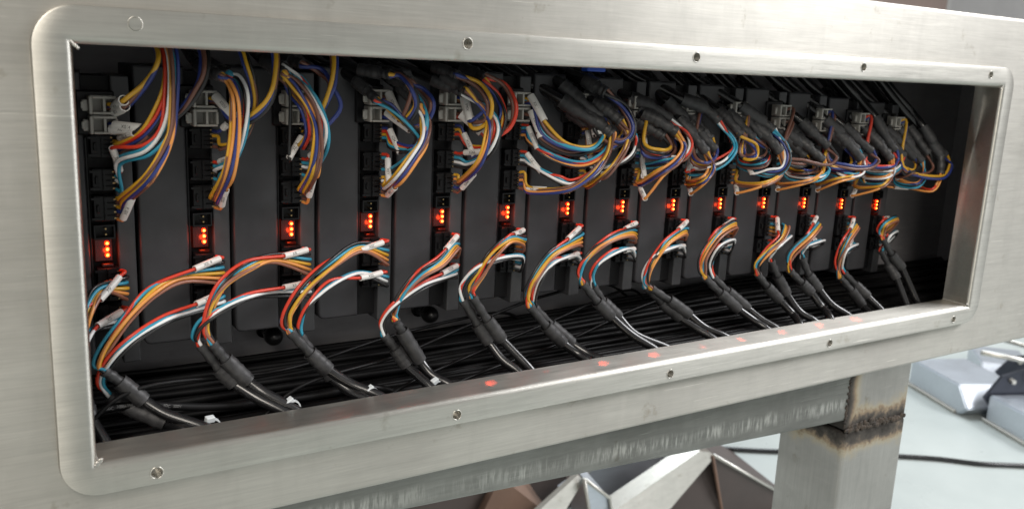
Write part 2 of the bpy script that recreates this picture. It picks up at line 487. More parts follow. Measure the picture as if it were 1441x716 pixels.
def beam_bottom(x): return -45.6 - 0.046 * (x - 0.0)
bx0, bx1 = 30.0, LX0 + 0.3
bm = bmesh.new()
pv = []
for x in (bx0, bx1):
    for y, z in ((LY0 + 1.2, -29.3), (LY0 + 46, -29.3), (LY0 + 46, beam_bottom(x)), (LY0 + 1.2, beam_bottom(x))):
        pv.append(bm.verts.new(Vector((x, y, z)) - FO))
for a in range(4):
    b_ = (a + 1) % 4
    bm.faces.new((pv[a], pv[b_], pv[4 + b_], pv[4 + a]))
bm.faces.new(pv[0:4][::-1]); bm.faces.new(pv[4:8])
bmesh.ops.recalc_face_normals(bm, faces=bm.faces[:])
bmesh.ops.bevel(bm, geom=[e for e in bm.edges if abs(e.verts[0].co.x - e.verts[1].co.x) > 100], offset=2.4, segments=3, affect='EDGES', profile=0.5)
beam = bm_obj('crossbeam', bm, TUBE, fr)
# weld beads round the joint
def bead(name, a, b, r, n):
    bm = bmesh.new()
    a, b = Vector(a), Vector(b)
    for k in range(n):
        p = a.lerp(b, (k + .5) / n) + Vector((random.uniform(-.6, .6), random.uniform(-.3, .3), random.uniform(-1.1, 1.1)))
        bmesh.ops.create_uvsphere(bm, u_segments=8, v_segments=6, radius=1.0, matrix=Matrix.Translation(p - FO) @ Matrix.Diagonal(Vector((r * random.uniform(.9, 1.5), r * .4, r * random.uniform(.7, 1.3), 1))))
    return bm_obj(name, bm, SCALE, fr, True)
bead('weld_bead', (LX0 + 1, LY0 + 0.4, -73.2), (LX1 - 1, LY0 + 0.4, -73.2), 1.7, 44)
bead('weld_bead', (LX0 + 4, LY0 + 0.6, -70.5), (LX1 - 22, LY0 + 0.6, -71.0), 1.7, 24)
bead('weld_bead', (LX0 + .3, LY0 + 1.0, -31), (LX0 + .3, LY0 + 1.0, -70), 1.2, 18)
bead('weld_bead', (LX1 - .3, LY0 + 1.5, -73.2), (LX1 - .3, LY1 - 3, -73.2), 1.3, 22)

# ------------------------------------------------------------------ motor drivers
YF = 55.0
LEDPX = [(142, 352), (284, 333), (408, 323), (521, 312), (624, 305), (717, 299), (801, 294), (877, 291), (948, 289), (1015, 287), (1075, 286), (1131, 286), (1184, 287.5), (1235, 288.5)]
raw = [at(u, v, YF) for u, v in LEDPX]
px0 = sum(p.x for p in raw) / 14; pitch = sum((k - 6.5) * p.x for k, p in enumerate(raw)) / sum((k - 6.5) ** 2 for k in range(14))
DRV = [Vector((px0 + pitch * (k - 6.5), YF, raw[k].z)) for k in range(14)]

drv = empty('motor_driver', DRV[0])
def part(name, dims, m, bev=0.0, seg=1, parent=None):
    return box(name, dims, m, parent or drv, bev, seg)
# case: rounded slab
bm = bmesh.new()
bm_box(bm, -25.4, -5.6, 0, 36, -46, 72)
ed = [e for e in bm.edges if abs(e.verts[0].co.y - e.verts[1].co.y) > 10 and e.verts[0].co.z < 0 and e.verts[0].co.x < -20]
bmesh.ops.bevel(bm, geom=ed, offset=3.0, segments=4, affect='EDGES', profile=0.5)
bmesh.ops.bevel(bm, geom=[e for e in bm.edges if all(abs(v.co.y) < .01 for v in e.verts)], offset=1.1, segments=3, affect='EDGES', profile=0.5)
bm_obj('case', bm, CASE, drv)
part('base_plate', (5.0, 12.0, 1.2, 36, -50, 70.5), SINK, 0.6, 2)
part('board', (-5.55, 4.95, 5.0, 35, -47, 70), BOARD)
part('slot_rim', (-5.5, -4.6, 1.0, 5, -36, 46), CONN, 0.2)
def pin_connector(name, z0, z1, n, flip=False):
    bm = bmesh.new()
    bm_box(bm, -3.6, 4.6, -1.2, 5, z0, z1, 0.25, 1)
    bm_box(bm, -4.5, -1.0, -2.0, -1.25, z0 + 0.6, z0 + 1.5)
    bm_box(bm, -4.5, -1.0, -2.0, -1.25, z1 - 1.5, z1 - 0.6)
    bm_box(bm, -2.6, -1.6, -2.6, -1.25, (z0 + z1) / 2 - 1.6, (z0 + z1) / 2 + 1.6, 0.2, 1)
    for q_ in range(n):
        zc = z0 + (z1 - z0) * (q_ + .5) / n; hw = (z1 - z0) / n * .36
        bm_box(bm, 0.2, 4.4, -2.3, -1.25, zc - hw, zc + hw)
    bm_box(bm, 0.4, 1.2, -2.5, -2.32, z0 + .7, z1 - .7)
    c = bm_obj(name, bm, CONN, drv)
    bm = bmesh.new()
    for k in range(n):
        z = z0 + (z1 - z0) * (k + .5) / n
        bm_box(bm, 3.7, 4.9, -2.7, -2.3, z - .25, z + .25)
    bm_obj('terminals', bm, PIN, c)
    return c
CONZ = dict(s1=(38, 47, 5), s2=(24.5, 33.5, 4), s3=(12.2, 22.5, 4), a=(-21.5, -7.5, 6), b=(-32, -23, 4))
for key in ('s1', 's2', 's3', 'a', 'b'):
    pin_connector('signal_connector' if key[0] == 's' else 'motor_connector', *CONZ[key])
# two pin header, open shroud with pins
bm = bmesh.new()
for d in ((-4, 4, -1, 5, 4.7, 5.3), (-4, 4, -1, 5, 9.9, 10.5), (-4, -3.4, -1, 5, 5.32, 9.88), (3.4, 4, -1, 5, 5.32, 9.88), (-3.38, 3.38, 3.6, 4.9, 5.32, 9.88)):
    bm_box(bm, *d)
hd = bm_obj('pin_header', bm, CONN, drv)
bm = bmesh.new()
for z in (6.5, 8.8): bm_box(bm, .2, .8, -.3, 3.58, z - .3, z + .3)
bm_obj('terminals', bm, PIN, hd)
# led window with three leds
lw = part('led_window', (-3.8, 3.0, 2.2, 4.9, -5.2, 4.2), LEDPIPE, 0.3, 1)
def led(z, core=True, s=1.0):
    bm = bmesh.new()
    bmesh.ops.create_uvsphere(bm, u_segments=12, v_segments=8, radius=0.98 * s, matrix=Matrix.Translation((0.9, 1.6, z)) @ Matrix.Diagonal(Vector((1, .8, 1, 1))))
    o = bm_obj('led', bm, LED, drv, True)
    if core:
        bm = bmesh.new()
        bmesh.ops.create_uvsphere(bm, u_segments=10, v_segments=6, radius=.5, matrix=Matrix.Translation((0.9, 0.85, z)) @ Matrix.Diagonal(Vector((1, .5, 1, 1))))
        bm_obj('led_core', bm, LEDCORE, o, True)
led(2.5); led(0.0); led(-2.5)
part('led_window', (-1.4, 3.0, 0.6, 3.5, -7.2, -6.0), LEDPIPE, 0.2, 1)
# white power plug in a black socket
bm = bmesh.new()
bm_box(bm, -8.0, 6.0, -1.5, 8, 47.0, 64.5, 0.6, 1)
sk = bm_obj('power_socket', bm, CONN, drv)
bm = bmesh.new()
for zc in (51.5, 59.2):
    bm_box(bm, -4.2, -2.9, -9, -1.6, zc - 3.5, zc + 3.5, 0.3, 1)
    bm_box(bm, -2.85, 5.6, -9, -8.0, zc + 2.5, zc + 3.5, 0.2, 1)
    bm_box(bm, -2.85, 5.6, -9, -1.6, zc - 3.5, zc - 2.6, 0.2, 1)
    bm_box(bm, 5.0, 6.0, -8.8, -1.7, zc - 2.55, zc + 2.45, 0.2, 1)
    bm_box(bm, 0.9, 1.8, -8.6, -1.7, zc - 2.55, zc + 2.45)
    bm_box(bm, -2.8, 4.95, -3.2, -1.65, zc - 2.55, zc + 3.45)
    bm_box(bm, -6.4, -4.25, -6.8, -5.4, zc - 2.4, zc + 2.0, 0.3, 1)
    bm_box(bm, -6.9, -5.6, -7.4, -6.82, zc - 1.5, zc + 1.3, 0.2, 1)
bm_obj('power_plug', bm, CONNW, drv)
def copy_tree(o, parent=None):
    c = o.copy(); COL.objects.link(c)
    if parent: c.parent = parent
    for ch in list(o.children): copy_tree(ch, c)
    return c
DR = [drv]
for k in range(1, 14):
    c = copy_tree(drv); c.location = DRV[k] * K; DR.append(c)
for k, o in enumerate(DR):
    where = ('leftmost, half hidden by the steel frame' if k == 0 else 'rightmost and farthest, beside the empty end' if k == 13 else ORD[k] + ' from the left end of the row')
    tag(o, 'black motor driver with three red lights, ' + where, 'motor driver', 'motor drivers in a row')

# the red glow the leds cast round their slot
for k in range(14):
    l = bpy.data.lights.new('led_glow', 'POINT'); l.energy = 0.0018 if k < 9 else 0.0009 if k < 12 else 0.0003; l.color = (1.0, 0.06, 0.01); l.shadow_soft_size = 0.0012
    lo_ = bpy.data.objects.new('led_glow', l); COL.objects.link(lo_)
    lo_.location = (DRV[k] + Vector((0.9, -0.9, -1.2))) * K
# added spot lamps stand in for the leds' red reflections on the frame's lip
for k, o in enumerate(DR):
    if k < 5: continue
    l = bpy.data.lights.new('lip_reflection_spot', 'SPOT')
    l.energy = (0.28, 0.20, 0.32, 0.30, 0.16, 0.34, 0.18, 0.24, 0.18)[k - 5]; l.color = (1.0, 0.07, 0.02); l.shadow_soft_size = 0.001
    l.spot_size = math.radians(4.6); l.spot_blend = 0.7
    lo_ = bpy.data.objects.new('lip_reflection_spot', l); COL.objects.link(lo_)
    src_ = DRV[k] + Vector((0.9, -1.0, 0))
    lo_.location = src_ * K
    lo_.rotation_euler = (Vector((DRV[k].x - 32.0 - 4.6 * (k - 5), 11.0, 7.8)) - src_).to_track_quat('-Z', 'Y').to_euler()

def pin(k, key, j, n):
    """where wire j of n leaves connector key of driver k"""
    if key == 'p': return DRV[k] + Vector((3.0, -6.0, 59.5 - (j % 2) * 1.6 - (j // 2) * 1.2))
    if key == 'p2': return DRV[k] + Vector((3.0, -6.0, 51.8 - (j % 2) * 1.6 - (j // 2) * 1.2))
    z0, z1, m = CONZ[key]
    return DRV[k] + Vector((4.9, -2.4, z1 - (z1 - z0) * (j + .5) / max(n, m if key in 'ab' else n)))

# ------------------------------------------------------------------ harnesses
def lerp_profile(prof, t):
    x = t * (len(prof) - 1); i = min(int(x), len(prof) - 2)
    return prof[i] + (prof[i + 1] - prof[i]) * (x - i)

CHARS = ['X011', 'X014', 'K011', 'X021', 'K020', 'X032', 'K027', 'X018', 'K033', 'X040', 'K041', 'X052', 'K060', 'X066']
FONTC = {}
def text_on(path, r, s, parent, m=INK, size=1.9, start=0.3):
    """letters laid on a sleeve, facing the camera side"""
    if s not in FONTC:
        cu = bpy.data.curves.new('txt', 'FONT'); cu.body = s; cu.size = 1.0
        ob = bpy.data.objects.new('txt', cu); COL.objects.link(ob)
        bpy.context.view_layer.update()
        me = bpy.data.meshes.new_from_object(ob.evaluated_get(bpy.context.evaluated_depsgraph_get()))
        FONTC[s] = ([v.co.copy() for v in me.vertices], [tuple(p.vertices) for p in me.polygons])
        bpy.data.objects.remove(ob, do_unlink=True); bpy.data.curves.remove(cu); bpy.data.meshes.remove(me)
    vs, fs = FONTC[s]
    a, b = path[0], path[-1]
    if (b - a).x < 0: a, b = b, a
    ax = (b - a).normalized(); c0 = a.lerp(b, start)
    view = (CAM_C - c0); view = (view - ax * view.dot(ax)).normalized()
    up = view.cross(ax)
    out = []
    for v in vs:
        p0 = c0 + ax * (v.x * size)
        # follow the bend of the sleeve
        best = min(path, key=lambda q_: (q_ - p0).length)
        off = best + ax * (p0 - best).dot(ax)
        an = (v.y - .33) * size / r
        out.append(off + (view * math.cos(an) + up * math.sin(an)) * (r + 0.05))
    return mesh_obj('print', out, fs, m, parent)

def harness(name, label, cat, group, pins, centre, colors, r, spread, tube_pts=None, sleeves=(), sleeve_r=1.45, tube_r=(2.2, 3.5, 2.4), exit_v=Vector((2.5, -5, 0)), tail=None, txt=None, neck_frac=0.45):
    """pins: start of each wire; centre: bundle path; tube_pts: neck start, tube start, tube end, cable points"""
    root_p = centre[len(centre) // 2].copy()
    h = empty(name, root_p)
    tag(h, label, cat, group)
    n = len(colors)
    end = tube_pts[0] if tube_pts else centre[-1]
    full = list(centre) + ([tube_pts[0], tube_pts[0].lerp(tube_pts[1], .4)] if tube_pts else [])
    rng = random.Random(hash(label) % 9999 if False else sum(map(ord, label)))
    pack = {1: [(0, 0)], 2: [(-.5, 0), (.5, 0)], 3: [(-.5, -.3), (.5, -.3), (0, .55)], 4: [(-.6, -.5), (.45, -.5), (-.45, .5), (.6, .5)],
            5: [(-1, -.4), (0, -.5), (1, -.4), (-.5, .5), (.5, .5)], 6: [(-1, -.5), (0, -.5), (1, -.5), (-1, .5), (0, .5), (1, .5)]}[n]
    order = list(range(n)); rng.shuffle(order)
    flip = 1.0 if pins[0].z < 85 else -1.0
    tw0, tw1 = rng.uniform(-.5, .5), rng.uniform(-1.6, 1.6)
    smap = {j: (s0, ln) for j, s0, ln in sleeves}
    wires = []
    for j in range(n):
        p1 = pins[j] + exit_v * rng.uniform(.85, 1.15)
        pts = [pins[j], p1]
        body = []
        for k, c in enumerate(full):
            t = (full[min(k + 1, len(full) - 1)] - full[max(k - 1, 0)]).normalized()
            view = (CAM_C - c).normalized()
            side = t.cross(view)
            side = side.normalized() if side.length > 1e-4 else Vector((1, 0, 0))
            dep = side.cross(t).normalized()
            f = k / (len(full) - 1)
            if k >= len(full) - 2 and tube_pts:
                ang = 2 * math.pi * order[j] / n
                body.append(c + (side * math.cos(ang) + dep * math.sin(ang)) * (tube_r[0] - r) * .7)
            else:
                rib = max(0.0, 1 - f / .8) ** .8          # spread flat near the pins, bunched further on
                a, b = pack[order[j]]
                an = tw0 + tw1 * f
                a, b = a * math.cos(an) - b * math.sin(an), a * math.sin(an) + b * math.cos(an)
                sx_ = (1 - rib) * a * spread * 1.75 + rib * ((n - 1) / 2 - j) * spread * flip
                sy_ = (1 - rib) * b * spread * 1.75 + rib * rng.uniform(-1, 1) * spread * .55
                body.append(c + side * (sx_ + rng.uniform(-.45, .45) * spread) + dep * (sy_ + rng.uniform(-.35, .35) * spread + (1.0 if colors[j] in 'w' and rib > 0 else 0.0)))
        sl = None
        if j in smap:
            s0, ln = smap[j]
            tgt = body[0] if ((body[0] - p1).length > 6 and pins[j].z > 85) or len(body) < 2 else (body[1] if (body[1] - p1).length > 14 or len(body) < 4 else body[2])
            dr = (tgt - p1).normalized()
            q0 = p1 + dr * s0; q1 = q0 + (dr + Vector((rng.uniform(-.06, .06), rng.uniform(-.1, .02), rng.uniform(-.08, .05)))).normalized() * ln
            pts += [q0, q0.lerp(q1, .5), q1]
            while len(body) > 3 and ((body[0] - pins[j]).length < ln + s0 + 7): body.pop(0)
            sl = (q0, q1)
        pts += body
        path = [p - root_p for p in spline(pts, 6)]
        wires.append(path)
        tube('wire', path, r, WIRE[colors[j]], h, 8)
        if sl:
            q0, q1 = sl
            st = [q0 - root_p, q0.lerp(q1, .5) - root_p + Vector((rng.uniform(-.2, .2), 0, rng.uniform(-.2, .2))), q1 - root_p]
            sp_ = spline(st, 5)
            so = tube('marker_sleeve', sp_, sleeve_r, SLEEVE, h, 14, hollow=0.35)
            if txt:
                t_ = text_on([p + root_p for p in sp_], sleeve_r, txt, so)
                t_.data.transform(Matrix.Translation(-root_p * K))
    if tube_pts:
        T = [p - root_p for p in tube_pts]
        nr, tr, cr = tube_r
        nk = spline([T[0], T[0].lerp(T[1], .5), T[1].lerp(T[2], .12)], 4)
        tube('shrink_neck', nk, [nr * (1.0 + .12 * math.sin(i * 1.9)) for i in range(len(nk))], SHRINK, h, 12, hollow=.3)
        tb = spline([T[1], T[1].lerp(T[2], .5), T[2]], 5)
        rad = [tr * (1 + .05 * math.sin(i * 2.3 + nr)) for i in range(len(tb))]
        rad[0] *= .96; rad[-1] *= .97
        tube('heat_shrink', tb, rad, SHRINK, h, 14, hollow=.4)
        cp = [T[1].lerp(T[2], .7), T[2]] + T[3:]
        if tail: cp += [x - root_p for x in tail]
        tube('cable', spline(cp, 7), cr, JACKET, h, 12)
    return h

def bpath(px, prof):
    n = len(px)
    return [at(u, v, lerp_profile(prof, k / max(1, n - 1))) for k, (u, v) in enumerate(px)]

GL = 'harnesses looping down to the floor of the cabinet'
LOW = [  # driver, key, colours, centre path px, tube px (neck start, tube start, tube end, cable...)
 (0, 'a', 'rktyop', [(140, 408), (122, 440), (110, 480), (108, 520)], [(110, 530), (116, 560), (128, 590), (150, 625)]),
 (0, 'b', 'rtwk', [(140, 458), (124, 470), (112, 500), (104, 530)], [(106, 545), (110, 575), (120, 605), (140, 640)]),
 (1, 'a', 'rktyop', [(255, 388), (215, 408), (178, 445), (150, 485), (138, 512)], [(146, 521), (168, 536), (202, 563), (235, 583), (282, 599)]),
 (1, 'b', 'rtwk', [(270, 436), (233, 450), (190, 474), (158, 505), (143, 535)], [(152, 556), (172, 569), (232, 594), (262, 603)]),
 (2, 'a', 'rktyop', [(385, 362), (350, 374), (315, 400), (296, 432), (290, 462)], [(298, 482), (317, 505), (349, 536), (371, 552), (413, 575)]),
 (2, 'b', 'rtwk', [(385, 410), (350, 416), (312, 434), (284, 455), (276, 474)], [(282, 484), (308, 518), (330, 540), (362, 560), (398, 578)]),
 (3, 'a', 'rktyop', [(505, 346), (466, 372), (430, 402), (407, 436), (402, 455)], [(408, 466), (436, 496), (462, 520), (494, 540), (528, 554)]),
 (3, 'b', 'rtwk', [(505, 384), (466, 400), (434, 430), (421, 455)], [(422, 472), (444, 502), (466, 530), (492, 550), (512, 560)]),
 (4, 'a', 'rktyop', [(640, 345), (620, 368), (590, 388), (566, 414), (553, 438)], [(556, 449), (565, 465), (591, 507), (608, 528), (630, 540)]),
 (4, 'b', 'rtwk', [(630, 388), (595, 402), (556, 428), (538, 452)], [(540, 470), (556, 490), (572, 514), (590, 530), (606, 545)]),
 (5, 'a', 'rktyop', [(738, 338), (718, 336), (693, 358), (676, 385), (664, 404)], [(665, 417), (685, 449), (706, 477), (724, 496), (745, 518)]),
 (5, 'b', 'rtwk', [(733, 360), (702, 364), (670, 379), (651, 402)], [(651, 421), (672, 456), (688, 481), (706, 505), (727, 521)]),
 (6, 'a', 'rktyop', [(806, 340), (776, 358), (752, 390), (742, 414)], [(745, 430), (768, 458), (792, 482), (812, 497), (828, 507)]),
 (6, 'b', 'rtwk', [(806, 360), (780, 368), (760, 390), (751, 414)], [(752, 432), (774, 456), (804, 482), (826, 497), (843, 504)]),
 (7, 'a', 'rktyop', [(886, 326), (858, 336), (829, 359), (816, 382)], [(820, 398), (840, 424), (860, 445), (888, 470), (920, 490)]),
 (7, 'b', 'rtwk', [(884, 350), (866, 354), (843, 370), (833, 386)], [(835, 402), (848, 424), (870, 445), (894, 470), (937, 488)]),
 (8, 'a', 'rktyop', [(960, 325), (938, 342), (917, 372), (910, 394)], [(916, 405), (940, 421), (969, 442), (991, 460), (1018, 472)]),
 (8, 'b', 'rtwk', [(958, 346), (940, 350), (919, 362), (907, 385)], [(908, 403), (930, 424), (956, 446), (980, 462), (1000, 474)]),
 (9, 'a', 'rktyop', [(1034, 314), (1010, 330), (990, 360), (987, 378)], [(992, 390), (1012, 411), (1038, 434), (1060, 450), (1078, 462)]),
 (9, 'b', 'rtwk', [(1030, 338), (1012, 348), (1001, 370)], [(1003, 389), (1023, 409), (1051, 433), (1071, 449), (1091, 461)]),
 (10, 'a', 'rktyop', [(1104, 318), (1099, 336), (1082, 352), (1066, 371)], [(1066, 385), (1078, 402), (1096, 421), (1114, 440), (1122, 450)]),
 (10, 'b', 'rtwk', [(1112, 332), (1096, 345), (1085, 356)], [(1085, 366), (1094, 388), (1107, 413), (1125, 438), (1144, 450)]),
 (11, 'a', 'rktyop', [(1152, 316), (1138, 332), (1113, 358)], [(1111, 380), (1127, 397), (1141, 411), (1156, 431), (1164, 440)]),
 (11, 'b', 'rtwk', [(1157, 338), (1138, 344), (1129, 352)], [(1129, 362), (1137, 386), (1152, 406), (1170, 428), (1193, 443)]),
 (12, 'a', 'rktyop', [(1204, 318), (1190, 342), (1179, 368)], [(1181, 389), (1197, 407), (1213, 429), (1224, 441)]),
 (12, 'b', 'rtwk', [(1205, 344), (1191, 354), (1185, 370)], [(1187, 383), (1203, 400), (1221, 417), (1241, 437)]),
 (13, 'a', 'rktyop', [(1262, 306), (1246, 314), (1240, 324)], [(1242, 335), (1254, 357), (1269, 376), (1291, 427)]),
 (13, 'b', 'rtwk', [(1262, 326), (1252, 332), (1246, 342)], [(1240, 352), (1250, 372), (1262, 392), (1276, 430)]),
]
for i, key, cols, px, tp in LOW:
    n = len(cols)
    pins = [pin(i, key, j, n) for j in range(n)]
    cen = bpath(px, [43, 36, 32, 33, 35] if key == 'a' else [45, 37, 33, 34, 37])
    dpt = 0 if key == 'a' else 3.0
    T = bpath(tp, [35 + dpt, 36 + dpt, 35 + dpt * .6, 30, 24.0] if len(tp) == 5 else [35 + dpt, 36 + dpt, 33, 24.5])
    dirv = (T[-1] - T[-2]).normalized()
    tail = [T[-1] + dirv * 6 + Vector((0, .6, -1.2)), T[-1] + dirv * 12 + Vector((2, 1.5, -8)), T[-1] + dirv * 16 + Vector((8, 2.5, -17))]
    far = i > 9
    lab = ('red, yellow and orange wire loop' if key == 'a' else 'red, teal and white wire loop')
    lab += ' hanging under the %s driver from the left' % ORD[i]
    harness('wire_harness', lab, 'wire harness', GL, pins, cen, cols, 0.75, 1.08, T,
            sleeves=[(0, 1.5, 13.0)] if i % 3 else [(0, 3.5, 13.5)], tail=tail, txt=CHARS[i], exit_v=Vector((1.5, -4, 0.3)))

